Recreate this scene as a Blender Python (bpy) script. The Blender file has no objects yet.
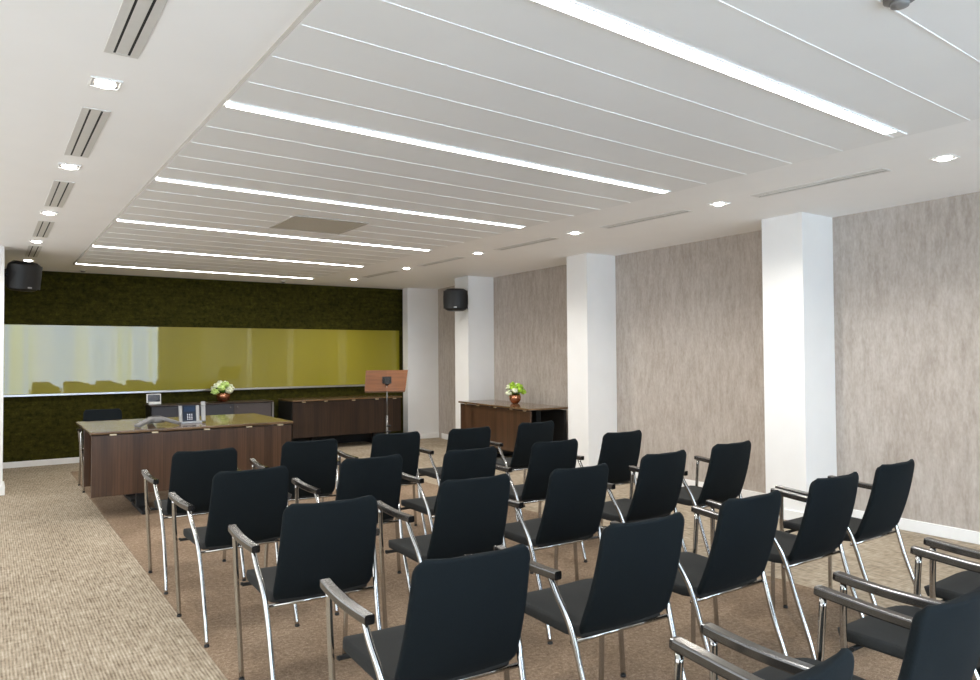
import bpy, bmesh, math, random
from mathutils import Vector, Matrix
C = bpy.context.scene.collection
PI = math.pi
random.seed(7)

# ---------------------------------------------------------------- room measures (metres)
CAM_H, FOC, YAW, PIT, ROL = 1.42, 732.08, 0.6043, 0.0230, -0.0071
ZS, ZT = 2.627, 2.600                      # plaster ceiling, hung metal raft
XL, YT = 0.905, 10.475
def XR(y): return 4.0647 - 0.0092*(y-6)    # right edge of the raft
def XW(y): return 6.2434 + 0.0395*(y-6) + max(0, y-9.52)*.105    # right wall
def XP(y): return 5.7808 + 0.0395*(y-6)    # pillar faces
def YB(x): return 11.57      # far wall
YR = -2.6                                  # wall behind the camera
XLW = -2.6                                 # left wall

# ---------------------------------------------------------------- materials
def lin(r, g, b):
    f = lambda c: (c/255/12.92) if c/255 <= .04045 else ((c/255+.055)/1.055)**2.4
    return (f(r), f(g), f(b), 1)
class NT:
    def __init__(s, name):
        s.m = bpy.data.materials.new(name); s.m.use_nodes = True
        s.t = s.m.node_tree; s.n = s.t.nodes; s.b = s.n['Principled BSDF']
    def add(s, ty, **kw):
        n = s.n.new(ty)
        for k, v in kw.items(): setattr(n, k, v)
        return n
    def set(s, node, **kw):
        for k, v in kw.items(): node.inputs[k.replace('_', ' ')].default_value = v
    def link(s, a, b): s.t.links.new(a, b)
    def coord(s, scale, kind='Object', rot=(0,0,0)):
        c = s.add('ShaderNodeTexCoord'); m = s.add('ShaderNodeMapping')
        m.inputs['Scale'].default_value = scale; m.inputs['Rotation'].default_value = rot
        s.link(c.outputs[kind], m.inputs['Vector']); return m.outputs[0]
    def noise(s, vec, scale=1, detail=2, rough=.5):
        n = s.add('ShaderNodeTexNoise'); s.link(vec, n.inputs['Vector'])
        n.inputs['Scale'].default_value = scale; n.inputs['Detail'].default_value = detail
        n.inputs['Roughness'].default_value = rough; return n.outputs[0]
    def ramp(s, fac, stops):
        r = s.add('ShaderNodeValToRGB'); e = r.color_ramp.elements
        e[0].position, e[0].color = stops[0]; e[1].position, e[1].color = stops[-1]
        for p, c in stops[1:-1]:
            k = e.new(p); k.color = c
        s.link(fac, r.inputs[0]); return r.outputs[0]
    def mix(s, fac, a, b, mode='MIX'):
        m = s.add('ShaderNodeMix', data_type='RGBA', blend_type=mode)
        if isinstance(fac, (int, float)): m.inputs[0].default_value = fac
        else: s.link(fac, m.inputs[0])
        for k, v in ((6, a), (7, b)):
            if isinstance(v, tuple): m.inputs[k].default_value = v
            else: s.link(v, m.inputs[k])
        return m.outputs[2]
    def math(s, op, a, b=0.):
        m = s.add('ShaderNodeMath', operation=op)
        for k, v in ((0, a), (1, b)):
            if isinstance(v, (int, float)): m.inputs[k].default_value = v
            else: s.link(v, m.inputs[k])
        return m.outputs[0]
    def bump(s, h, strength=.2, dist=.01):
        b = s.add('ShaderNodeBump'); b.inputs['Strength'].default_value = strength
        b.inputs['Distance'].default_value = dist
        s.link(h, b.inputs['Height']); s.link(b.outputs[0], s.b.inputs['Normal'])

def plain(name, col, rough=.5, metal=0., ior=1.5, var=.06, scale=30., coat=0.):
    t = NT(name)
    n = t.noise(t.coord((1,1,1)), scale, 3)
    lo = tuple(c*(1-var) for c in col[:3])+(1,); hi = tuple(min(1, c*(1+var)) for c in col[:3])+(1,)
    t.link(t.ramp(n, [(.3, lo), (.7, hi)]), t.b.inputs['Base Color'])
    t.set(t.b, Roughness=rough, Metallic=metal, IOR=ior)
    if coat: t.b.inputs['Coat Weight'].default_value = coat
    return t.m
def emit(name, col, strength):
    t = NT(name)
    t.b.inputs['Base Color'].default_value = col
    t.b.inputs['Emission Color'].default_value = col; t.b.inputs['Emission Strength'].default_value = strength
    return t.m

M = {}
M['paint'] = plain('white_paint', (.86,.86,.852,1), .6, var=.015, scale=4)
M['ceil'] = plain('ceiling_paint', (.94,.94,.937,1), .7, var=.01, scale=3)
M['raft'] = plain('metal_panel', (.86,.865,.86,1), .5, var=.015, scale=2)
M['seam'] = plain('panel_seam', (.93,.93,.93,1), .3, var=.01)
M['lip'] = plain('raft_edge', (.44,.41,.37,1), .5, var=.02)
M['base'] = plain('skirting_paint', (.88,.88,.87,1), .4, var=.01)
M['chrome'] = plain('polished_chrome', (.52,.51,.495,1), .12, 1., var=.03)
M['steel'] = plain('brushed_steel', (.55,.55,.54,1), .32, 1., var=.04)
M['dsteel'] = plain('dark_steel', (.20,.20,.20,1), .3, 1., var=.05)
M['brass'] = plain('clip_metal', (.75,.62,.42,1), .35, .7, var=.05)
M['blackp'] = plain('black_plastic', (.0055,.0055,.006,1), .42, var=.15)
M['black'] = plain('matt_black', (.006,.006,.006,1), .6, var=.1)
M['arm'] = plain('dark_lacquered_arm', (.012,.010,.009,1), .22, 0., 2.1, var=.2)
M['armtop'] = plain('arm_top_sheen', (.24,.234,.225,1), .16, 1., var=.06)  # lighter metal on upper faces, standing in for the black lacquer's sheen
M['strip'] = emit('light_diffuser', (1,.995,.985,1), 30)
M['bulb'] = emit('downlight_lamp', (1,.97,.90,1), 22)
M['silver'] = plain('silver_plastic', (.36,.36,.36,1), .35, .3, var=.03)
M['greyp'] = plain('grey_plastic', (.17,.165,.16,1), .4, var=.06)
M['whitep'] = plain('white_plastic', (.80,.80,.79,1), .35, var=.02)
M['screen'] = plain('dark_screen', (.010,.018,.035,1), .12, var=.1)
M['keys'] = plain('key_caps', (.8,.85,.92,1), .4, var=.02)
M['slot'] = plain('slot_black', (.012,.012,.012,1), .8, var=.1)
M['vent'] = plain('vent_paint', (.70,.69,.665,1), .45, .1, var=.02)
M['grille'] = plain('return_air_metal', (.50,.475,.41,1), .6, var=.03, scale=60)
M['copper'] = plain('hammered_copper', (.62,.27,.15,1), .22, 1., var=.15, scale=40)
M['leaf'] = plain('leaf_green', (.10,.30,.02,1), .5, var=.35, scale=25)
M['dleaf'] = plain('dark_leaf', (.02,.06,.01,1), .5, var=.3, scale=25)
M['cream'] = plain('cream_petals', (.82,.85,.62,1), .6, var=.15, scale=45)
M['pale'] = plain('pale_green_petals', (.55,.72,.22,1), .6, var=.2, scale=45)
M['lime'] = plain('lime_petals', (.40,.62,.05,1), .6, var=.25, scale=45)

def fabric(name, col, hi, sheen=0.):
    t = NT(name); v = t.coord((1,1,1))
    n = t.noise(v, 420, 2); n2 = t.noise(v, 9, 2)
    t.link(t.mix(t.math('MULTIPLY', n2, .5), t.ramp(n, [(.3, col), (.75, hi)]), hi), t.b.inputs['Base Color'])
    t.set(t.b, Roughness=.9); t.b.inputs['Specular IOR Level'].default_value = .06
    if sheen: t.b.inputs['Sheen Weight'].default_value = sheen; t.b.inputs['Sheen Roughness'].default_value = .4
    t.bump(n, .12, .002); return t.m
M['fab'] = fabric('charcoal_back_fabric', (.0075,.0098,.0112,1), (.0132,.0168,.0188,1), .02)
M['seatfab'] = fabric('charcoal_seat_fabric', (.023,.024,.024,1), (.044,.045,.044,1), .03)

# carpets
t = NT('ribbed_beige_carpet'); v = t.coord((75,9,1)); rib = t.noise(v, 1, 2, .6)
w = t.add('ShaderNodeTexWave', wave_type='BANDS', bands_direction='X'); t.link(t.coord((1,1,1)), w.inputs['Vector'])
w.inputs['Scale'].default_value = 21; w.inputs['Distortion'].default_value = 1.2; w.inputs['Detail'].default_value = 2; w.inputs['Detail Scale'].default_value = 5
mid = t.noise(t.coord((3.2,2.2,1)), 1, 3); cross = t.noise(t.coord((14,34,1)), 1, 2)
h = t.math('ADD', t.math('MULTIPLY', rib, .62), t.math('MULTIPLY', w.outputs[1], .16))
h = t.math('ADD', h, t.math('MULTIPLY', cross, .30)); h = t.math('ADD', h, t.math('MULTIPLY', mid, .22))
t.link(t.ramp(h, [(.42, (.15,.115,.08,1)), (.66, (.36,.30,.225,1)), (.92, (.58,.51,.41,1))]), t.b.inputs['Base Color'])
t.set(t.b, Roughness=.95); t.b.inputs['Specular IOR Level'].default_value = .1; t.bump(h, .35, .004); M['beige'] = t.m
t = NT('speckled_brown_carpet'); v = t.coord((1,1,1))
a = t.noise(v, 170, 3, .7); b_ = t.noise(t.coord((3,2,1)), 1, 3); c_ = t.noise(v, 45, 2)
h = t.math('ADD', t.math('MULTIPLY', a, .55), t.math('ADD', t.math('MULTIPLY', b_, .2), t.math('MULTIPLY', c_, .25)))
t.link(t.ramp(h, [(.36, (.13,.088,.055,1)), (.52, (.27,.195,.135,1)), (.68, (.46,.36,.26,1))]), t.b.inputs['Base Color'])
t.set(t.b, Roughness=.95); t.b.inputs['Specular IOR Level'].default_value = .1; t.bump(h, .3, .004); M['brown'] = t.m
# grey brown wall covering with vertical drags
t = NT('streaked_wallcovering')
s1 = t.noise(t.coord((20,20,5)), 1, 5, .62); s2 = t.noise(t.coord((2.2,2.2,1.1)), 1, 3); s3 = t.noise(t.coord((60,60,26)), 1, 3)
h = t.math('ADD', t.math('MULTIPLY', s1, .5), t.math('ADD', t.math('MULTIPLY', s2, .22), t.math('MULTIPLY', s3, .28)))
t.link(t.ramp(h, [(.32, (.32,.275,.235,1)), (.5, (.435,.385,.34,1)), (.68, (.54,.50,.46,1))]), t.b.inputs['Base Color'])
t.set(t.b, Roughness=.75); t.bump(s1, .1, .004); M['paper'] = t.m
# dark olive textile wall
t = NT('dark_olive_textile'); v = t.coord((1,1,1))
a = t.noise(v, 22, 5, .75); b_ = t.noise(t.coord((6,6,30)), 1, 2)
h = t.math('ADD', t.math('MULTIPLY', a, .75), t.math('MULTIPLY', b_, .25))
t.link(t.ramp(h, [(.34, (.013,.0125,.0015,1)), (.56, (.043,.040,.0045,1)), (.76, (.090,.080,.010,1))]), t.b.inputs['Base Color'])
t.set(t.b, Roughness=.9); t.b.inputs['Specular IOR Level'].default_value = .15; t.bump(h, .4, .006); M['olive'] = t.m
# back painted glass
t = NT('back_painted_olive_glass')
n = t.noise(t.coord((1.1,1,.25)), 1, 2)
t.link(t.ramp(n, [(.3, (.25,.215,.004,1)), (.7, (.31,.265,.006,1))]), t.b.inputs['Base Color'])
t.set(t.b, Roughness=.5)
g = t.add('ShaderNodeBsdfGlossy'); g.inputs['Roughness'].default_value = .02; g.inputs['Color'].default_value = (1,1,1,1)
mx = t.add('ShaderNodeMixShader'); mx.inputs[0].default_value = .045
t.link(t.b.outputs[0], mx.inputs[1]); t.link(g.outputs[0], mx.inputs[2])
t.link(mx.outputs[0], t.n['Material Output'].inputs['Surface']); M['glass'] = t.m
# woods
def wood(name, lo, md, hi, plank=.085, rough=.35, coat=0., grain=(70,70,1.6)):
    t = NT(name)
    c = t.add('ShaderNodeTexCoord'); sx = t.add('ShaderNodeSeparateXYZ'); t.link(c.outputs['Object'], sx.inputs[0])
    fl = t.math('FLOOR', t.math('DIVIDE', sx.outputs[0], plank))
    wn = t.add('ShaderNodeTexWhiteNoise', noise_dimensions='1D'); t.link(fl, wn.inputs['W'])
    g1 = t.noise(t.coord(grain), 1, 4, .6)
    h = t.math('ADD', t.math('MULTIPLY', wn.outputs[0], .22), t.math('MULTIPLY', g1, .78))
    t.link(t.ramp(h, [(.25, lo), (.5, md), (.78, hi)]), t.b.inputs['Base Color'])
    t.set(t.b, Roughness=rough)
    if coat: t.b.inputs['Coat Weight'].default_value = coat*.55; t.b.inputs['Coat Roughness'].default_value = .06
    return t.m
M['walnut'] = wood('walnut_veneer', (.030,.014,.006,1), (.066,.031,.014,1), (.115,.058,.029,1))
M['walnut_dark'] = wood('dark_walnut_veneer', (.013,.007,.004,1), (.030,.015,.008,1), (.060,.031,.016,1))
M['top'] = wood('glossy_table_top', (.07,.040,.019,1), (.14,.082,.040,1), (.21,.13,.068,1), .12, .22, 1., (2,60,60))
M['cherry'] = wood('cherry_board', (.15,.052,.016,1), (.22,.080,.026,1), (.30,.125,.045,1), .5, .35, .2, (3,40,40))

# ---------------------------------------------------------------- mesh helpers
def link(name, bm, mat, parent=None, smooth=False, bevel=0., seg=2):
    me = bpy.data.meshes.new(name)
    bmesh.ops.recalc_face_normals(bm, faces=bm.faces[:])
    if bevel:
        bmesh.ops.bevel(bm, geom=[e for e in bm.edges if e.is_manifold and e.calc_face_angle(0) > .5], offset=bevel, segments=seg, affect='EDGES', profile=.6, clamp_overlap=True)
    bm.to_mesh(me); bm.free()
    for mm in (mat if isinstance(mat, list) else [mat]): me.materials.append(mm)
    if smooth:
        for p in me.polygons: p.use_smooth = True
    o = bpy.data.objects.new(name, me); C.objects.link(o)
    if parent: o.parent = parent
    return o
def box(bm, x0, x1, y0, y1, z0, z1, mi=0):
    vs = [bm.verts.new((x, y, z)) for x in (x0, x1) for y in (y0, y1) for z in (z0, z1)]
    fs = [bm.faces.new([vs[i] for i in q]) for q in ((0,1,3,2),(4,6,7,5),(0,4,5,1),(2,3,7,6),(0,2,6,4),(1,5,7,3))]
    for f in fs: f.material_index = mi
    return vs
def prism(bm, poly, z0, z1, mi=0):
    a = [bm.verts.new((x, y, z0)) for x, y in poly]; b = [bm.verts.new((x, y, z1)) for x, y in poly]
    n = len(poly); fs = [bm.faces.new(a), bm.faces.new(b[::-1])]
    for i in range(n): fs.append(bm.faces.new((a[i], b[i], b[(i+1)%n], a[(i+1)%n])))
    for f in fs: f.material_index = mi
    return fs
def spline(pts, n=6):
    P = [Vector(p) for p in pts]; out = []
    for i in range(len(P)-1):
        p0 = P[max(i-1, 0)]; p1 = P[i]; p2 = P[i+1]; p3 = P[min(i+2, len(P)-1)]
        for k in range(n):
            s = k/n
            out.append(.5*((2*p1)+(-p0+p2)*s+(2*p0-5*p1+4*p2-p3)*s*s+(-p0+3*p1-3*p2+p3)*s**3))
    out.append(P[-1]); return out
def sweep(bm, path, prof, up=Vector((0,0,1)), scale=None):
    """sweep a closed 2D profile (a across, b up) along a path"""
    rings = []
    for i, p in enumerate(path):
        d = (path[min(i+1, len(path)-1)]-path[max(i-1, 0)]).normalized()
        a = d.cross(up)
        if a.length < 1e-4: a = d.cross(Vector((0,1,0)))
        a.normalize(); b = a.cross(d).normalized()
        k = scale(i/(len(path)-1)) if scale else (1, 1)
        rings.append([bm.verts.new(p+a*u*k[0]+b*w*k[1]) for u, w in prof])
    n = len(prof)
    for r0, r1 in zip(rings, rings[1:]):
        for j in range(n): bm.faces.new((r0[j], r0[(j+1)%n], r1[(j+1)%n], r1[j]))
    bm.faces.new(rings[0]); bm.faces.new(rings[-1][::-1])
def circ(r, n=10, ry=None): return [(r*math.cos(2*PI*k/n), (ry or r)*math.sin(2*PI*k/n)) for k in range(n)]
def rrect(w, h, r, n=3):
    out = []
    for cx, cy, a0 in ((w/2-r, h/2-r, 0), (-w/2+r, h/2-r, PI/2), (-w/2+r, -h/2+r, PI), (w/2-r, -h/2+r, 1.5*PI)):
        for k in range(n+1):
            a = a0+PI/2*k/n; out.append((cx+r*math.cos(a), cy+r*math.sin(a)))
    return out
def tube(bm, pts, r, n=10, sm=6): sweep(bm, spline(pts, sm) if sm > 1 else [Vector(p) for p in pts], circ(r, n), Vector((0.02,.99,.03)))
def lathe(bm, prof, n=20, c=(0,0)):
    rings = [[bm.verts.new((c[0]+r*math.cos(2*PI*k/n), c[1]+r*math.sin(2*PI*k/n), z)) for k in range(n)] for r, z in prof]
    for a, b in zip(rings, rings[1:]):
        for k in range(n): bm.faces.new((a[k], a[(k+1)%n], b[(k+1)%n], b[k]))
    if prof[0][0] > 1e-5: bm.faces.new(rings[0][::-1])
    if prof[-1][0] > 1e-5: bm.faces.new(rings[-1])
    bmesh.ops.remove_doubles(bm, verts=bm.verts[:], dist=1e-6)
def ball(bm, c, r, sub=2, sc=(1,1,1), jit=0.):
    g = bmesh.ops.create_icosphere(bm, subdivisions=sub, radius=1)
    for v in g['verts']:
        k = 1+random.uniform(-jit, jit)
        v.co = Vector((c[0]+v.co.x*r*sc[0]*k, c[1]+v.co.y*r*sc[1]*k, c[2]+v.co.z*r*sc[2]*k))
def B(): return bmesh.new()
def thing(name, label, cat, loc=(0,0,0), rz=0., group=None):
    o = bpy.data.objects.new(name, None); C.objects.link(o); o.empty_display_size = .1
    o.location = loc; o.rotation_euler = (0, 0, rz); o['label'] = label; o['category'] = cat
    if group: o['group'] = group
    return o
def struct(name, bm, mat, label=None, **kw):
    o = link(name, bm, mat, **kw); o['kind'] = 'structure'
    if label: o['label'] = label
    return o
def dup(root, loc, rz, label, group=None):
    r = root.copy(); C.objects.link(r); r.location = loc; r.rotation_euler = (0, 0, rz); r['label'] = label
    if group: r['group'] = group
    for ch in list(root.children):
        c = ch.copy(); C.objects.link(c); c.parent = r
        for g in list(ch.children):
            d = g.copy(); C.objects.link(d); d.parent = c
    return r

# ---------------------------------------------------------------- room shell
bm = B(); prism(bm, [(XLW-.1, YR-.1), (6.9, YR-.1), (6.9, 12.3), (XLW-.1, 12.3)], -.06, 0)
struct('floor', bm, M['beige'], 'pale beige ribbed carpet around the seating')
bm = B(); prism(bm, [(.889, -1.6), (4.15, -1.6), (4.14, 10.52), (.905, 10.70)], -.004, .0025)
struct('floor', bm, M['brown'], 'brown speckled carpet inset under the desk and chairs')
bm = B(); prism(bm, [(XLW-.1, YR-.1), (6.9, YR-.1), (6.9, 12.3), (XLW-.1, 12.3)], ZS, ZS+.08)
struct('ceiling', bm, M['ceil'], 'white plaster ceiling border')
bm = B(); prism(bm, [(XLW-.1, YB(XLW-.1)), (6.7, YB(6.7)), (6.7, YB(6.7)+.12), (XLW-.1, YB(XLW-.1)+.12)], 0, ZS)
struct('wall_back', bm, M['olive'], 'dark olive textile wall behind the desk')
for a, b in ((YR, .6), (.6, 3.6), (3.6, 6.5), (6.5, 9.2), (9.2, 9.52), (9.52, 11.5)):
    bm = B(); prism(bm, [(XW(a), a), (XW(b), b), (XW(b)+.12, b), (XW(a)+.12, a)], 0, ZS)
    struct('wall_right', bm, M['paper'], 'grey brown streaked wall between the pillars')
bm = B(); box(bm, XLW-.12, XLW, YR, 12, 0, ZS); struct('wall_left', bm, M['paint'])
bm = B(); box(bm, XLW, .166, 9.30, 9.62, 0, ZS); struct('wall_left', bm, M['paint'], 'white wall end beside the left speaker')
bm = B(); box(bm, XLW, .186, 9.28, 9.64, 0, .10); struct('baseboard_left', bm, M['base'], bevel=.004)
# wall behind the camera with a wide window
WX0, WX1, WZ0, WZ1 = -.7, 4.66, .25, 2.56
bm = B()
box(bm, XLW, WX0, YR-.12, YR, 0, ZS); box(bm, WX1, 6.3, YR-.12, YR, 0, ZS)
box(bm, WX0, WX1, YR-.12, YR, 0, WZ0); box(bm, WX0, WX1, YR-.12, YR, WZ1, ZS)
struct('wall_rear', bm, M['paper'])
# pillars along the right wall
PIL = ((3.574, 3.976), (6.39, 6.767), (9.115, 9.514))
for i, (a, b) in enumerate(PIL):
    bm = B(); prism(bm, [(XP(a), a), (XW(a)+.02, a), (XW(b)+.02, b), (XP(b), b)], 0, ZS)
    struct('pillar', bm, M['paint'], ['white pillar nearest the camera', 'middle white pillar of the right wall', 'far white pillar with the speaker'][i])
    bm = B(); e = .014; prism(bm, [(XP(a)-e, a-e), (XW(a), a-e), (XW(b), b+e), (XP(b)-e, b+e)], 0, .092)
    struct('baseboard_right', bm, M['base'], bevel=.004)
XC0, YC0 = 6.03, 11.24
bm = B(); prism(bm, [(XC0, YC0), (XW(YC0)+.05, YC0-.03), (XW(11.4)+.05, 11.40), (XC0, 11.42)], 0, ZS)
struct('pillar', bm, M['paint'], 'white corner pillar at the end of the olive wall')
bm = B(); prism(bm, [(XC0-.012, YC0-.014), (XW(YC0), YC0-.044), (XW(YC0), YC0), (XC0-.012, YC0+.1)], 0, .092)
struct('baseboard_back', bm, M['base'], bevel=.004)
for a, b in ((YR, 3.57), (3.98, 6.38), (6.77, 9.11), (9.52, 11.06)):
    bm = B(); prism(bm, [(XW(a)-.016, a), (XW(a)+.01, a), (XW(b)+.01, b), (XW(b)-.016, b)], 0, .092)
    struct('baseboard_right', bm, M['base'], bevel=.004)
bm = B(); prism(bm, [(XLW, YB(XLW)-.016), (XC0, YB(XC0)-.016), (XC0, YB(XC0)+.01), (XLW, YB(XLW)+.01)], 0, .078)
struct('baseboard_back', bm, M['base'], bevel=.004)

# window behind the camera: frame, glass and backlit sheer blinds
bm = B()
for x in (WX0, WX1): box(bm, x-.03, x+.03, YR-.06, YR+.02, WZ0, WZ1)
for z in (WZ0, WZ1): box(bm, WX0-.03, WX1+.03, YR-.06, YR+.03, z-.03, z+.03)
win = struct('window_1', bm, M['paint'], 'wide window behind the audience')
t = NT('backlit_sheer_blind')
n1 = t.noise(t.coord((2.1,1,.02)), 1, 1); n2 = t.noise(t.coord((26,1,.05)), 1, 2)
col = t.ramp(n1, [(.40, (.55,.73,1,1)), (.56, (.68,.82,1,1)), (.62, (.70,.82,.66,1)), (.70, (.55,.73,1,1))])
st = t.math('MULTIPLY', t.math('ADD', .75, t.math('MULTIPLY', n2, .5)), 7.6)
t.link(col, t.b.inputs['Emission Color']); t.link(st, t.b.inputs['Emission Strength'])
t.b.inputs['Base Color'].default_value = (.8,.85,.9,1)
bm = B(); box(bm, WX0, WX1, YR-.08, YR-.07, WZ0, WZ1); link('blind', bm, t.m, win)

# ---------------------------------------------------------------- hung raft ceiling
STR = [1.894, 3.519, 5.205, 6.912, 8.599, 10.300]   # strip light centre lines at x = 2.5
SL = .047
def ys(c, x): return c+SL*(x-2.5)
bm = B()
prism(bm, [(XL, -1.5), (XR(-1.5), -1.5), (XR(YT), YT), (XL, YT)], ZT, ZS, 0)
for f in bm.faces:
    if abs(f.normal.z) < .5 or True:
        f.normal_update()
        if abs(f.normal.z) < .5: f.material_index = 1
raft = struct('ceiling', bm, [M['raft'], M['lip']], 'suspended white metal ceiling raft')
bm = B()
seams = []
for s in STR + [.2]:
    for off in ((.34, .665, .99, 1.31) if s == STR[0] else (.40, .73, 1.05, 1.37)): seams.append(s+off)
for s in (-.9, -.55): seams.append(s)
for c in seams:
    if ys(c, 4) > YT-.1: continue
    x1 = XR(c)-.01
    prism(bm, [(XL+.01, ys(c, XL)-.003), (x1, ys(c, x1)-.003), (x1, ys(c, x1)+.003), (XL+.01, ys(c, XL)+.003)], ZT-.0025, ZT+.003)
sm = link('panel_seam', bm, M['seam'], raft)
nm = ['nearest the camera', 'second from the camera', 'third from the camera', 'fourth from the camera', 'fifth from the camera', 'farthest from the camera']
for i, c in enumerate(STR):
    t0 = thing('strip_light', 'long white strip light across the ceiling raft, '+nm[i], 'ceiling light', (2.5, c, ZT), 0, 'strip lights in the ceiling raft')
    xa, xb = XL+.012-2.5, XR(c)-2.5-.03-(.02 if i < 3 else 0); hw = .031
    xe = xb-(.10 if i == 0 else .012)
    P = lambda x, d: (x, SL*x+d)
    bm = B(); prism(bm, [P(xa, -hw), P(xe, -hw), P(xe, hw), P(xa, hw)], -.006, .004); link('diffuser', bm, M['strip'], t0)
    bm = B()
    for sgn in (-1, 1): prism(bm, [P(xa, sgn*hw), P(xb, sgn*hw), P(xb, sgn*(hw+.007)), P(xa, sgn*(hw+.007))][::sgn], -.008, .004)
    prism(bm, [P(xe, -hw), P(xb-.002, -hw), P(xb-.002, hw), P(xe, hw)], -.005, .004)
    link('frame', bm, M['seam'], t0)

# return air grille in the raft
g = thing('return_air_grille', 'square beige air grille flush in the ceiling raft', 'vent', (2.43, 6.18, ZT))
bm = B(); box(bm, -.315, .315, -.32, .32, -.006, .004); link('panel', bm, M['grille'], g, bevel=.002)
bm = B()
for s in (-1, 1):
    box(bm, s*.322-.008, s*.322+.008, -.332, .332, -.009, .002); box(bm, -.332, .332, s*.327-.008, s*.327+.008, -.009, .002)
link('frame', bm, M['lip'], g)

# linear slot diffusers
def make_vent():
    v = thing('slot_vent', '', 'vent')
    bm = B(); L, W = .475, .062
    box(bm, -W, -.031, -L, L, -.004, 0); box(bm, .031, W, -L, L, -.004, 0); box(bm, -.0215, .0215, -L, L, -.0035, 0)
    box(bm, -W, W, -L-.016, -L, -.004, 0); box(bm, -W, W, L, L+.016, -.004, 0)
    link('frame', bm, M['vent'], v, bevel=.002)
    bm = B(); box(bm, -.046, .046, -L, L, -.003, .001); link('slot', bm, M['slot'], v)
    for x in (-.0335, .0335):
            bm = B(); box(bm, x-.003, x+.003, -L, L, -.005, -.001); link('blade', bm, M['vent'], v)
    return v
order = ['nearest the camera', 'second from the camera', 'third from the camera', 'fourth from the camera', 'farthest from the camera']
VY = [2.70, 4.44, 6.17, 7.89, 9.56]
v0 = make_vent(); first = True
for side, gx in (('left', lambda y: .436), ('right', lambda y: 4.83-.02*(y-2.9))):
    for i, y in enumerate(VY):
        yy = y if side == 'left' else [2.925, 4.54, 6.225, 7.93, 9.58][i]
        lab = 'white twin slot air vent in the %s ceiling border, %s' % (side, order[i])
        if first: o = v0; o.location = (gx(yy), yy, ZS); o['label'] = lab; o['group'] = 'slot vents in the ceiling border'; first = False
        else: o = dup(v0, (gx(yy), yy, ZS), 0 if side == 'left' else .02, lab, 'slot vents in the ceiling border')
# square recessed downlights
def make_dl():
    d = thing('recessed_downlight', '', 'ceiling light')
    bm = B(); a, b = .062, .054
    for s in (-1, 1):
        box(bm, s*(a+b)/2-(a-b)/2, s*(a+b)/2+(a-b)/2, -a, a, -.006, 0); box(bm, -b, b, s*(a+b)/2-(a-b)/2, s*(a+b)/2+(a-b)/2, -.006, 0)
    link('bezel', bm, M['whitep'], d)
    bm = B(); box(bm, -.054, .054, -.054, .054, -.002, .001); link('recess', bm, M['greyp'], d)
    bm = B(); lathe(bm, [(.041, -.002), (.041, -.009), (.034, -.014), (0, -.016)], 16); link('lamp', bm, M['bulb'], d, smooth=True)
    return d
d0 = make_dl(); first = True
spots = [('left', .425, y) for y in (1.85, 3.557, 5.217, 6.959, 8.699, 10.408)] + [('right', x, y) for x, y in ((4.856,2.093),(4.796,3.729),(4.735,5.385),(4.70,7.037),(4.68,8.749),(4.65,10.393))]
k = {'left': 0, 'right': 0}
for side, x, y in spots:
    if side == 'left' and y < 3: continue
    nth = k[side]; k[side] += 1; n = 5 if side == 'left' else 6
    lab = 'square recessed downlight in the %s ceiling border, %s' % (side, ['nearest the camera', 'second from the camera', 'third from the camera', 'fourth from the camera', 'fifth from the camera', 'farthest from the camera'][nth if nth < n-1 else 5])
    if first: o = d0; o.location = (x, y, ZS); o['label'] = lab; o['group'] = 'recessed downlights'; first = False
    else: o = dup(d0, (x, y, ZS), 0, lab, 'recessed downlights')
# small detectors by the far wall and near the camera
for i, (x, y, z, lab) in enumerate(((1.08, 11.17, ZS, 'small flat grey ceiling disc left, before the olive wall'), (3.83, 11.22, ZS, 'small flat grey ceiling disc right of centre, before the olive wall'), (2.49, 1.20, ZT, 'dark grey ceiling detector at the top edge near the camera'))):
    t0 = thing('ceiling_detector', lab, 'detector', (x, y, z))
    bm = B(); lathe(bm, [(.05, 0), (.05, -.008), (.038, -.014)], 20); link('base', bm, M['greyp'] if i == 2 else M['vent'], t0, smooth=True)
    bm = B(); lathe(bm, [(.030, -.013), (.028, -.028), (0, -.034)], 20); link('head', bm, M['greyp'], t0, smooth=True)

# ---------------------------------------------------------------- glass writing wall
t0 = thing('mounted_writing_board', 'long glossy olive glass board across the dark textile wall', 'board', (XLW, YB(XLW), 0))
Lb = XC0-XLW-.004
bm = B(); box(bm, .02, Lb, -.022, -.002, .965, 1.893); link('glass_panel', bm, M['glass'], t0, bevel=.002)
bm = B(); box(bm, .02, Lb, -.055, -.002, .935, .963); link('pen_ledge', bm, M['steel'], t0, bevel=.004)

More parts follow.
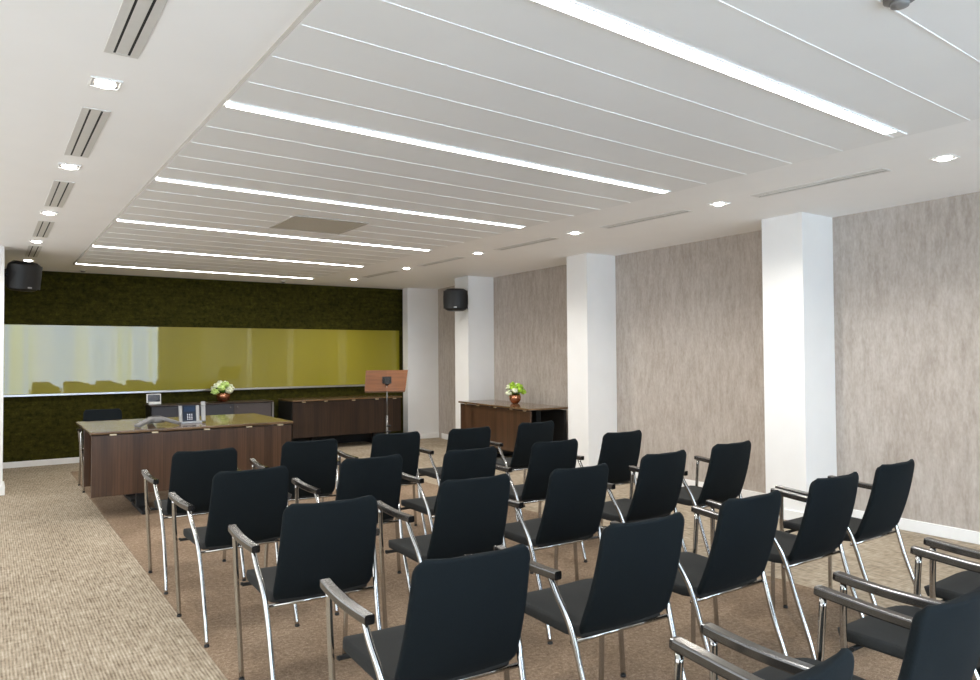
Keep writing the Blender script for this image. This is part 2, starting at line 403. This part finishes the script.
# ---------------------------------------------------------------- audience chair
def rounded_sheet(bm, rows, thick, off):
    """rows: list of rings of centre points (row by row); makes a closed padded sheet"""
    nr, nc = len(rows), len(rows[0])
    def grid(sign):
        g = []
        for i in range(nr):
            r = []
            for j in range(nc):
                du = rows[i][min(j+1, nc-1)]-rows[i][max(j-1, 0)]; dv = rows[min(i+1, nr-1)][j]-rows[max(i-1, 0)][j]
                n = du.cross(dv); n = n.normalized() if n.length > 1e-9 else Vector(off)
                edge = i in (0, nr-1) or j in (0, nc-1)
                r.append(bm.verts.new(rows[i][j]+n*sign*thick/2*(.45 if edge else 1)))
            g.append(r)
        return g
    A, Bk = grid(1), grid(-1)
    for i in range(nr-1):
        for j in range(nc-1):
            bm.faces.new((A[i][j], A[i][j+1], A[i+1][j+1], A[i+1][j])); bm.faces.new((Bk[i][j], Bk[i+1][j], Bk[i+1][j+1], Bk[i][j+1]))
    per = [(0, j) for j in range(nc)]+[(i, nc-1) for i in range(1, nr)]+[(nr-1, j) for j in range(nc-2, -1, -1)]+[(i, 0) for i in range(nr-2, 0, -1)]
    for (a, b), (c, d) in zip(per, per[1:]+per[:1]): bm.faces.new((A[a][b], Bk[a][b], Bk[c][d], A[c][d]))
def steps(r, n=5):
    s = [r*(1-math.cos(PI/2*k/n)) for k in range(n)]
    return s
def corner(d, r): return r-math.sqrt(max(0, r*r-(r-d)**2)) if d < r else 0.
def make_chair(label):
    t0 = thing('conference_chair', label, 'chair')
    # back: padded shell leaning back, hollow across its width, rounded corners
    Z0, Z1, r = .437, .846, .038
    H_ = Z1-Z0; zs = sorted(set([round(v, 5) for v in steps(r*1.5)]+[r*1.5+(H_-2.5*r)*k/8 for k in range(9)]+[round(H_-v, 5) for v in steps(r)]))
    us = [-1, -.985, -.93, -.8, -.5, -.2, .2, .5, .8, .93, .985, 1]
    rows = []
    for dz in zs:
        v = dz/H_; hw = .2105*(1-v)+.1935*v; hw -= max(corner(dz, r*1.5), corner(H_-dz, r))
        yb = -.122*v-.016*math.sin(PI*v)+.030*max(0, (.14-v)/.14)**2
        rows.append([Vector((u*hw, yb-.026*(1-u*u)*(.35+.65*v)+.010, Z0+dz)) for u in us])
    bm = B(); rounded_sheet(bm, rows, .024, (0,1,0)); link('backrest', bm, M['fab'], t0, smooth=True)
    # piping along the top edge
    # seat
    L = .470; r = .10; ysd = sorted(set([round(v, 5) for v in steps(.03, 3)]+[.03+(L-.03-r)*k/7 for k in range(8)]+[round(L-v, 5) for v in steps(r)]))
    rows = []
    for dy in ysd:
        v = dy/L; hw = .205*(1-v)+.222*v; hw -= max(corner(dy, .03), corner(L-dy, r))
        zc = .447+.014*v-.03*max(0, (v-.78)/.22)**2+.012*max(0, (.15-v)/.15)
        rows.append([Vector((u*hw, .003+dy, zc-.007*(1-u*u)*(1-v*.6))) for u in us])
    bm = B(); rounded_sheet(bm, rows, .038, (0,0,1)); link('seat', bm, M['seatfab'], t0, smooth=True)
    for s in (-1, 1):
        bm = B(); tube(bm, [(s*.268, .385, .652), (s*.262, .392, .50), (s*.248, .396, .25), (s*.237, .392, .010)], .0115, 10, 4)
        lg = link('leg', bm, M['chrome'], t0, smooth=True)
        bm = B(); lathe(bm, [(.0125, .0), (.013, .003), (.0125, .011)], 10, (s*.237, .392)); link('foot_cap', bm, M['blackp'], lg, smooth=True)
        bm = B(); tube(bm, [(s*.258, .100, .640), (s*.252, .068, .580), (s*.237, .012, .478), (s*.228, -.045, .30), (s*.229, -.110, .12), (s*.231, -.140, .010)], .0115, 10, 5)
        lg = link('leg', bm, M['chrome'], t0, smooth=True)
        bm = B(); lathe(bm, [(.0125, .0), (.013, .003), (.0125, .011)], 10, (s*.231, -.142)); link('foot_cap', bm, M['blackp'], lg, smooth=True)
        path = spline([(s*.274, .410, .672), (s*.275, .33, .664), (s*.272, .23, .656), (s*.265, .13, .652), (s*.258, .052, .651)], 5)
        bm = B(); sweep(bm, path, rrect(.038, .030, .006, 2), scale=lambda q: (1.0-.12*q if q > .04 else .90, 1 if q > .04 else .88))
        bmesh.ops.recalc_face_normals(bm, faces=bm.faces[:])
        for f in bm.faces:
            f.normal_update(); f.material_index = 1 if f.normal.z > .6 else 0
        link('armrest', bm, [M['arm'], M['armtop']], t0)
        # black seat bolt under the rail
        bm = B(); lathe(bm, [(.007, 0), (.007, .010)], 8)
        for v in bm.verts: v.co = Vector((s*.2355+v.co.z*s, .372+v.co.x, .428+v.co.y))
        link('bolt', bm, M['blackp'], t0)
    for y, z, w in ((.012, .427, .234), (.385, .420, .236)):
        bm = B(); tube(bm, [(-w, y, z), (w, y, z)], .0085, 8, 1); link('cross_rail', bm, M['chrome'] if y < .1 else M['black'], t0, smooth=True)
    return t0
rows_ = ['front row', 'second row', 'third row', 'fourth row', 'fifth row']
cols_ = ['leftmost seat', 'second seat from the left', 'middle seat', 'second seat from the right', 'rightmost seat']
seats = [[(1.146,4.918,-.019),(1.868,5.005,-.06),(2.577,5.087,-.042),(3.224,5.066,-.033),(3.963,5.147,-.004)],
         [(1.138,3.938,.021),(1.842,3.982,.004),(2.496,3.945,.011),(3.188,3.955,-.021),(3.965,4.099,-.014)],
         [(1.158,2.907,-.055),(1.925,3.022,-.032),(2.539,2.976,-.013),(3.300,3.095,.036),(4.018,3.160,.008)],
         [(1.187,1.912,-.060),(1.912,1.930,-.025),(2.578,1.975,.014),(3.302,2.039,.007),(3.952,2.084,.028)],
         [(1.208,.905,0.),(1.908,.928,.01),(2.652,.985,.02),(3.378,1.03,.02),(4.12,1.08,.02)]]
GRP = 'black audience chairs in rows'
c0 = None
for i, row in enumerate(seats):
    for j, (x, y, rz) in enumerate(row):
        if i == 4 and j == 4: continue
        cn = cols_[j] if i < 4 else ['leftmost seat', 'second seat from the left', 'third seat from the left', 'cut by the right photo edge'][j]
        lab = 'black fabric conference chair, %s, %s' % (rows_[i], cn)
        if c0 is None: c0 = make_chair(lab); c0.location = (x, y, .0025); c0.rotation_euler.z = rz; c0['group'] = GRP
        else: dup(c0, (x, y, .0025), rz, lab, GRP)
dup(c0, (1.12, 9.33, .0025), PI, 'black conference chair behind the desk, facing the rows', None)
bpy.context.view_layer.update()
for o in C.objects:
    if o.get('label') == 'black conference chair behind the desk, facing the rows' and 'group' in o: del o['group']

# ---------------------------------------------------------------- flip top tables
def make_table(label, L=1.82, D=.68, front='walnut', top='top', lid=True):
    t0 = thing('folding_table', label, 'table')
    H_ = .78
    bm = B(); box(bm, 0, L, 0, D, H_-.024, H_); link('table_top', bm, M[top], t0, bevel=.006, seg=3)
    bm = B(); box(bm, .012, L-.012, .030, .052, .205, H_-.034); link('front_panel', bm, M[front], t0, bevel=.003)
    for q in (.10, .29, .54, .76, .93):
        bm = B(); box(bm, q*L-.028, q*L+.028, .018, .040, H_-.040, H_-.022); link('clip', bm, M['brass'], t0, bevel=.003)
    for x in (.46, L-.34):
        bm = B(); box(bm, x-.045, x+.045, .30, .37, .03, H_-.06); box(bm, x-.03, x+.03, .08, D-.06, H_-.06, H_-.024)
        lg = link('leg', bm, M['black'], t0, bevel=.006)
        bm = B(); box(bm, x-.035, x+.035, .06, D-.03, 0, .035); link('foot', bm, M['black'], lg, bevel=.01)
    return t0
tb = make_table('walnut desk table with phones, fronted by a veneer panel')
tb.location = (.765, 7.262, .0025)
t1 = dup(tb, (.775, 7.945, .0025), 0, 'walnut table joined behind the desk table, with empty top')
tB = make_table('dark walnut table against the olive wall, behind the music stand', 1.86, .70, 'walnut_dark')
bm = B(); box(bm, .004, .028, .06, .66, .03, .75); link('end_panel_or_shade', bm, M['black'], tB)  # black sheet in place of the shade under the table's open end
bm = B(); box(bm, .03, 1.83, .60, .64, .01, .74); link('dark_backing', bm, M['black'], tB)
tB.location = (3.838, 10.82, 0)
tR = make_table('walnut table between two pillars with a copper flower pot', 1.95, .62, 'walnut')
# its panel faces into the room, the open dark end faces the camera
tR.location = (5.685, 9.06, 0); tR.rotation_euler.z = -PI/2+math.atan2(-.105, 1)*-1*-1
bm = B(); box(bm, .03, 1.92, .54, .58, .02, .74); link('dark_backing', bm, M['black'], tR)  # black backing stands in for the shaded space below the top

# low grey cabinet against the olive wall
cb = thing('low_cabinet', 'low charcoal cabinet with three doors behind the desk', 'cabinet', (1.885, 10.93, 0))
W_ = 1.67
bm = B(); box(bm, 0, W_, .0, .40, .06, .765); link('body', bm, M['blackp'], cb, bevel=.004)
bm = B(); box(bm, -.01, W_+.02, -.02, .41, .765, .785); link('cabinet_top', bm, M['walnut_dark'], cb, bevel=.004)
m1 = plain('slate_laminate', (.040,.042,.052,1), .5, var=.05); m2 = plain('mauve_grey_laminate', (.070,.058,.058,1), .5, var=.05)
for q in range(3):
    bm = B(); box(bm, .01+q*(W_-.02)/3+.003, .01+(q+1)*(W_-.02)/3-.003, -.018, .002, .08, .755); dr = link('door', bm, m2 if q == 2 else m1, cb, bevel=.003)
    if q == 2: dr['label'] = 'mauve grey door'
    bm = B(); ball(bm, (.01+q*(W_-.02)/3+(.05 if q == 2 else .5), -.026, .715), .012, 2); link('knob', bm, M['chrome'], dr, smooth=True)
bm = B(); box(bm, W_+.002, W_+.028, -.015, .40, 0, .764); link('end_panel_or_shade', bm, M['greyp'], cb, bevel=.003)
bm = B(); box(bm, .02, W_-.02, .03, .38, 0, .06); link('plinth', bm, M['black'], cb)

# ---------------------------------------------------------------- things on the tables
TZ = .7825
# three legged conference phone
cp = thing('conference_phone', 'grey three-legged conference phone on the walnut desk', 'phone', (1.36, 7.62, TZ), .06)
bm = B(); lathe(bm, [(.075, .030), (.085, .055), (.072, .082), (.03, .092), (0, .093)], 24); link('hub', bm, M['greyp'], cp, smooth=True)
for q in range(3):
    a = PI*.5+q*2*PI/3
    bm = B(); d = Vector((math.cos(a), math.sin(a), 0))
    path = [d*.03+Vector((0,0,.066)), d*.09+Vector((0,0,.058)), d*.16+Vector((0,0,.036)), d*.225+Vector((0,0,.014))]
    sweep(bm, path, rrect(.090, .034, .010), scale=lambda s: (1-.35*s, 1-.3*s)); link('leg', bm, M['greyp'], cp, smooth=True)
bm = B(); lathe(bm, [(.045, .0915), (.040, .096), (0, .098)], 20); link('speaker_grille', bm, M['blackp'], cp, smooth=True)
# upright desk phone
dp = thing('desk_phone', 'upright desk phone with dark screen and silver sides on the desk', 'phone', (1.69, 7.68, TZ), -.12)
T = Matrix.Rotation(math.radians(-22), 4, 'X')
def tilt(bm):
    for v in bm.verts: v.co = T @ v.co
    return bm
bm = B(); box(bm, -.13, .13, -.02, .13, 0, .022); link('base', bm, M['silver'], dp, bevel=.006)
bm = B(); box(bm, -.095, .075, 0, .02, .015, .225); link('body', tilt(bm), M['screen'], dp, bevel=.004)
for x in (-.115, .082):
    bm = B(); box(bm, x-.02, x+.02, -.006, .026, .012, .222); link('side_frame', tilt(bm), M['silver'], dp, bevel=.008)
bm = B()
for r in range(4):
    for q in range(3): box(bm, -.040+q*.024, -.029+q*.024, -.004, .001, .045+r*.020, .054+r*.020)
link('keypad', tilt(bm), M['keys'], dp)
bm = B(); box(bm, -.075, .055, -.003, .001, .145, .205); link('display', tilt(bm), plain('blue_display', (.012,.03,.07,1), .1), dp)
bm = B(); box(bm, .125, .175, -.01, .035, .02, .26); hs = link('handset', tilt(bm), M['silver'], dp, bevel=.012, seg=3)
bm = B(); box(bm, .122, .178, -.02, .0, .21, .262); link('earpiece', tilt(bm), M['silver'], hs, bevel=.008)
dp.scale = (.80, .80, .84)
# white device with tilted dark panel on the cabinet
wd = thing('touch_panel', 'small white control panel with tilted dark screen on the cabinet', 'control panel', (1.90, 11.20, .785), -.1)
bm = B(); box(bm, -.0, .20, -.09, .06, 0, .032); link('base', bm, M['whitep'], wd, bevel=.008)
T = Matrix.Translation((0, .06, .02)) @ Matrix.Rotation(math.radians(-14), 4, 'X')
bm = B(); box(bm, -.03, .21, -.006, .012, 0, .135); fr = link('screen_frame', tilt(bm), M['whitep'], wd, bevel=.006)
bm = B(); box(bm, -.008, .195, -.009, -.004, .016, .122); link('screen', tilt(bm), M['screen'], fr)
wd.scale = (.78, .8, .95)
# flowers
def flowers(label, loc, kind, rz=0.):
    t0 = thing('flower_pot', label, 'flowers', loc, rz)
    bm = B(); lathe(bm, [(.036, 0), (.055, .012), (.078, .05), (.083, .085), (.074, .118), (.062, .130), (.057, .128), (.066, .112), (.072, .085), (0, .08)], 28)
    link('pot', bm, M['copper'], t0, smooth=True)
    rnd = random.Random(3 if kind else 5)
    n = 13
    for q in range(n):
        a = q*2.4; rr = .115*math.sqrt((q+.3)/n); zz = .235-.9*rr*rr/.115+rnd.uniform(-.012, .012)
        if kind == 'wild': zz += rnd.uniform(-.015, .035)
        c = (rr*math.cos(a)*1.12, rr*math.sin(a)*1.12, zz); bm = B()
        R = .040 if kind == 'round' else .034
        random.seed(q)
        for p in range(16):   # cluster of petals
            th, ph = rnd.uniform(0, 2*PI), math.acos(rnd.uniform(-.5, 1))
            ball(bm, (c[0]+R*math.sin(ph)*math.cos(th), c[1]+R*math.sin(ph)*math.sin(th), c[2]+R*math.cos(ph)), .016, 1, (1, 1, .7), .15)
        ball(bm, c, R*.95, 2, (1,1,1), .08)
        mat = M['cream'] if (kind == 'round' and q % 5 != 2) or (kind == 'wild' and q % 3 == 0) else M['pale' if kind == 'round' else 'lime']
        link('bloom', bm, mat, t0, smooth=True)
    for q in range(9):
        a = q*.7+.2; bm = B(); r1 = .13 if kind == 'wild' else .105
        p = [Vector((.04*math.cos(a), .04*math.sin(a), .12)), Vector((.09*math.cos(a), .09*math.sin(a), .165)), Vector((r1*math.cos(a), r1*math.sin(a), .150+.02*(q % 3)))]
        sweep(bm, spline(p, 4), [(-.022, 0), (0, .004), (.022, 0), (0, -.003)], scale=lambda s: (.3+math.sin(PI*min(1, s*.9+.1))*.9, 1))
        link('leaf', bm, M['dleaf'] if q % 2 else M['leaf'], t0)
    return t0
flowers('round white and pale green bouquet in a copper pot on the cabinet', (2.90, 11.13, .785), 'round').scale = (1.22, 1.22, 1.12)
flowers('lime green and white bouquet in a copper pot on the side table', (5.99, 8.08, .78), 'wild', .4)

# ---------------------------------------------------------------- music stand
ms = thing('music_stand', 'wooden music stand on a thin dark pole before the far table', 'music stand', (4.03, 8.05, 0), -.40)
bm = B(); tube(bm, [(0, 0, .03), (0, 0, .72)], .013, 12, 1); po = link('pole', bm, M['dsteel'], ms, smooth=True)
bm = B(); tube(bm, [(0, 0, .70), (0, 0, 1.12)], .009, 12, 1); link('upper_tube', bm, M['dsteel'], po, smooth=True)
for z in (.52, .59):
    bm = B(); box(bm, -.008, .045, -.014, .014, z-.010, z+.010); link('clamp', bm, M['blackp'], ms, bevel=.004)
for q in range(3):
    a = q*2*PI/3+.3; bm = B(); tube(bm, [(.0, 0, .16), (.12*math.cos(a), .12*math.sin(a), .09), (.27*math.cos(a), .27*math.sin(a), .012)], .010, 8, 4)
    link('leg', bm, M['black'], ms, smooth=True)
T = Matrix.Translation((0, .03, 1.145)) @ Matrix.Rotation(math.radians(-18), 4, 'X')
bm = B(); 
pf = [(-.268, -.140), (.222, -.140), (.262, .125), (-.250, .125)]
a = [bm.verts.new((x, -.009, z)) for x, z in pf]; b = [bm.verts.new((x, .009, z)) for x, z in pf]
bm.faces.new(a); bm.faces.new(b[::-1])
for q in range(4): bm.faces.new((a[q], b[q], b[(q+1) % 4], a[(q+1) % 4]))
bd = link('board', tilt(bm), M['cherry'], ms, bevel=.004)
bm = B(); box(bm, -.262, .218, .009, .055, -.140, -.126); link('ledge', tilt(bm), M['cherry'], bd)
bm = B(); box(bm, -.055, .055, -.024, -.008, -.045, .040); box(bm, -.024, .024, -.048, -.02, -.065, .015); link('bracket', tilt(bm), M['blackp'], ms, bevel=.005)

# ---------------------------------------------------------------- wall speakers
def speaker(label, loc, rz, mount, s=1.):
    t0 = thing('wall_speaker', label, 'speaker', loc, rz)
    # rounded cabinet: front (-y) is curved, narrower at the back
    bm = B(); prof = []
    w, d, h = .185*s, .25*s, .165*s
    plan = [(-w*.55, d*.55), (-w*.96, d*.10), (-w, -d*.20), (-w*.72, -d*.42), (-w*.25, -d*.52), (w*.25, -d*.52), (w*.72, -d*.42), (w, -d*.20), (w*.96, d*.10), (w*.55, d*.55)]
    lv = [(-1, .60), (-.86, .84), (-.4, .99), (.3, 1), (.78, .93), (1, .66)]
    R = [[bm.verts.new((x*k, y*k, z*h)) for x, y in plan] for z, k in lv]
    for A, Bq in zip(R, R[1:]):
        for q in range(len(plan)): bm.faces.new((A[q], A[(q+1) % len(plan)], Bq[(q+1) % len(plan)], Bq[q]))
    bm.faces.new(R[0][::-1]); bm.faces.new(R[-1])
    link('cabinet', bm, M['blackp'], t0, bevel=.012, seg=2, smooth=True)
    bm = B(); pl = plan[2:8]
    A = [bm.verts.new((x*.96, y*1.02-.004, -h*.80)) for x, y in pl]; Bq = [bm.verts.new((x*.96, y*1.02-.004, h*.80)) for x, y in pl]
    for q in range(len(pl)-1): bm.faces.new((A[q], A[q+1], Bq[q+1], Bq[q]))
    gr = link('grille', bm, plain('speaker_mesh', (.012,.012,.012,1), .5, var=.4, scale=300), t0, smooth=True)
    bm = B(); box(bm, -.022*s, .022*s, -d*.545-.006, -d*.545+.004, -h*.74, -h*.64); link('badge', bm, M['silver'], gr)
    bm = B(); p = Vector(mount); sweep(bm, [Vector((0, d*.4, 0)), Vector((0, d*.4, 0)).lerp(p, .5), p], circ(.02, 10))
    br = link('bracket', bm, M['blackp'], t0, smooth=True)
    return t0
# bracket ends are given in the speaker's own axes
def loc_of(rz, dx, dy): c, s = math.cos(-rz), math.sin(-rz); return (c*dx-s*dy, s*dx+c*dy, 0)
sp = speaker('large black speaker on the white wall end at the left', (.345, 9.66, 2.355), .55, loc_of(.55, -.16, -.10))
sp.rotation_euler.x = .16
speaker('smaller black speaker on the far white pillar', (5.735, 9.19, 2.265), -.62, loc_of(-.62, .17, .06))

# ---------------------------------------------------------------- lights
def area(name, loc, rot, sx, sy, power, col=(1,1,1), spread=None):
    l = bpy.data.lights.new(name, 'AREA'); l.shape = 'RECTANGLE'; l.size, l.size_y = sx, sy; l.energy = power; l.color = col
    if spread: l.spread = spread
    o = bpy.data.objects.new(name, l); C.objects.link(o); o.location = loc; o.rotation_euler = rot; return o
def spot(name, loc, power, ang, col=(1,.95,.87)):
    l = bpy.data.lights.new(name, 'SPOT'); l.energy = power; l.spot_size = ang; l.spot_blend = .8; l.color = col; l.shadow_soft_size = .04
    o = bpy.data.objects.new(name, l); C.objects.link(o); o.location = loc; return o
for side, x, y in spots: spot('downlight_beam', (x, y, ZS-.03), 75 if side == 'right' else 45, 2.6)
area('side_fill', (XLW+.1, 3.9, 1.15), (PI/2-.06, 0, -PI/2), 10.3, 1.7, 125, (.92,.96,1))  # added fill lamp along the left wall, no window modelled there
w = bpy.data.worlds.new('world'); bpy.context.scene.world = w; w.use_nodes = True
w.node_tree.nodes['Background'].inputs[0].default_value = (.9,.95,1,1); w.node_tree.nodes['Background'].inputs[1].default_value = .4

# ---------------------------------------------------------------- camera
cam = bpy.data.cameras.new('camera'); cam.sensor_width = 36; cam.lens = FOC/980*36; cam.clip_start = .05
co = bpy.data.objects.new('camera', cam); C.objects.link(co)
c, s = math.cos(YAW), math.sin(YAW)
fw = Vector((s*math.cos(PIT), c*math.cos(PIT), math.sin(PIT))); r0 = Vector((c, -s, 0)); u0 = r0.cross(fw)
cr, sr = math.cos(ROL), math.sin(ROL)
rt = r0*cr+u0*sr; up = u0*cr-r0*sr
co.matrix_world = Matrix(((rt.x, up.x, -fw.x, 0), (rt.y, up.y, -fw.y, 0), (rt.z, up.z, -fw.z, CAM_H), (0, 0, 0, 1)))
sc = bpy.context.scene; sc.camera = co
sc.view_settings.view_transform = 'Standard'; sc.view_settings.look = 'None'; sc.view_settings.exposure = 0.; sc.view_settings.gamma = 1.
sc.cycles.use_denoising = True
sc.cycles.max_bounces = 10; sc.cycles.diffuse_bounces = 8; sc.cycles.glossy_bounces = 5
sc.cycles.sample_clamp_indirect = 8
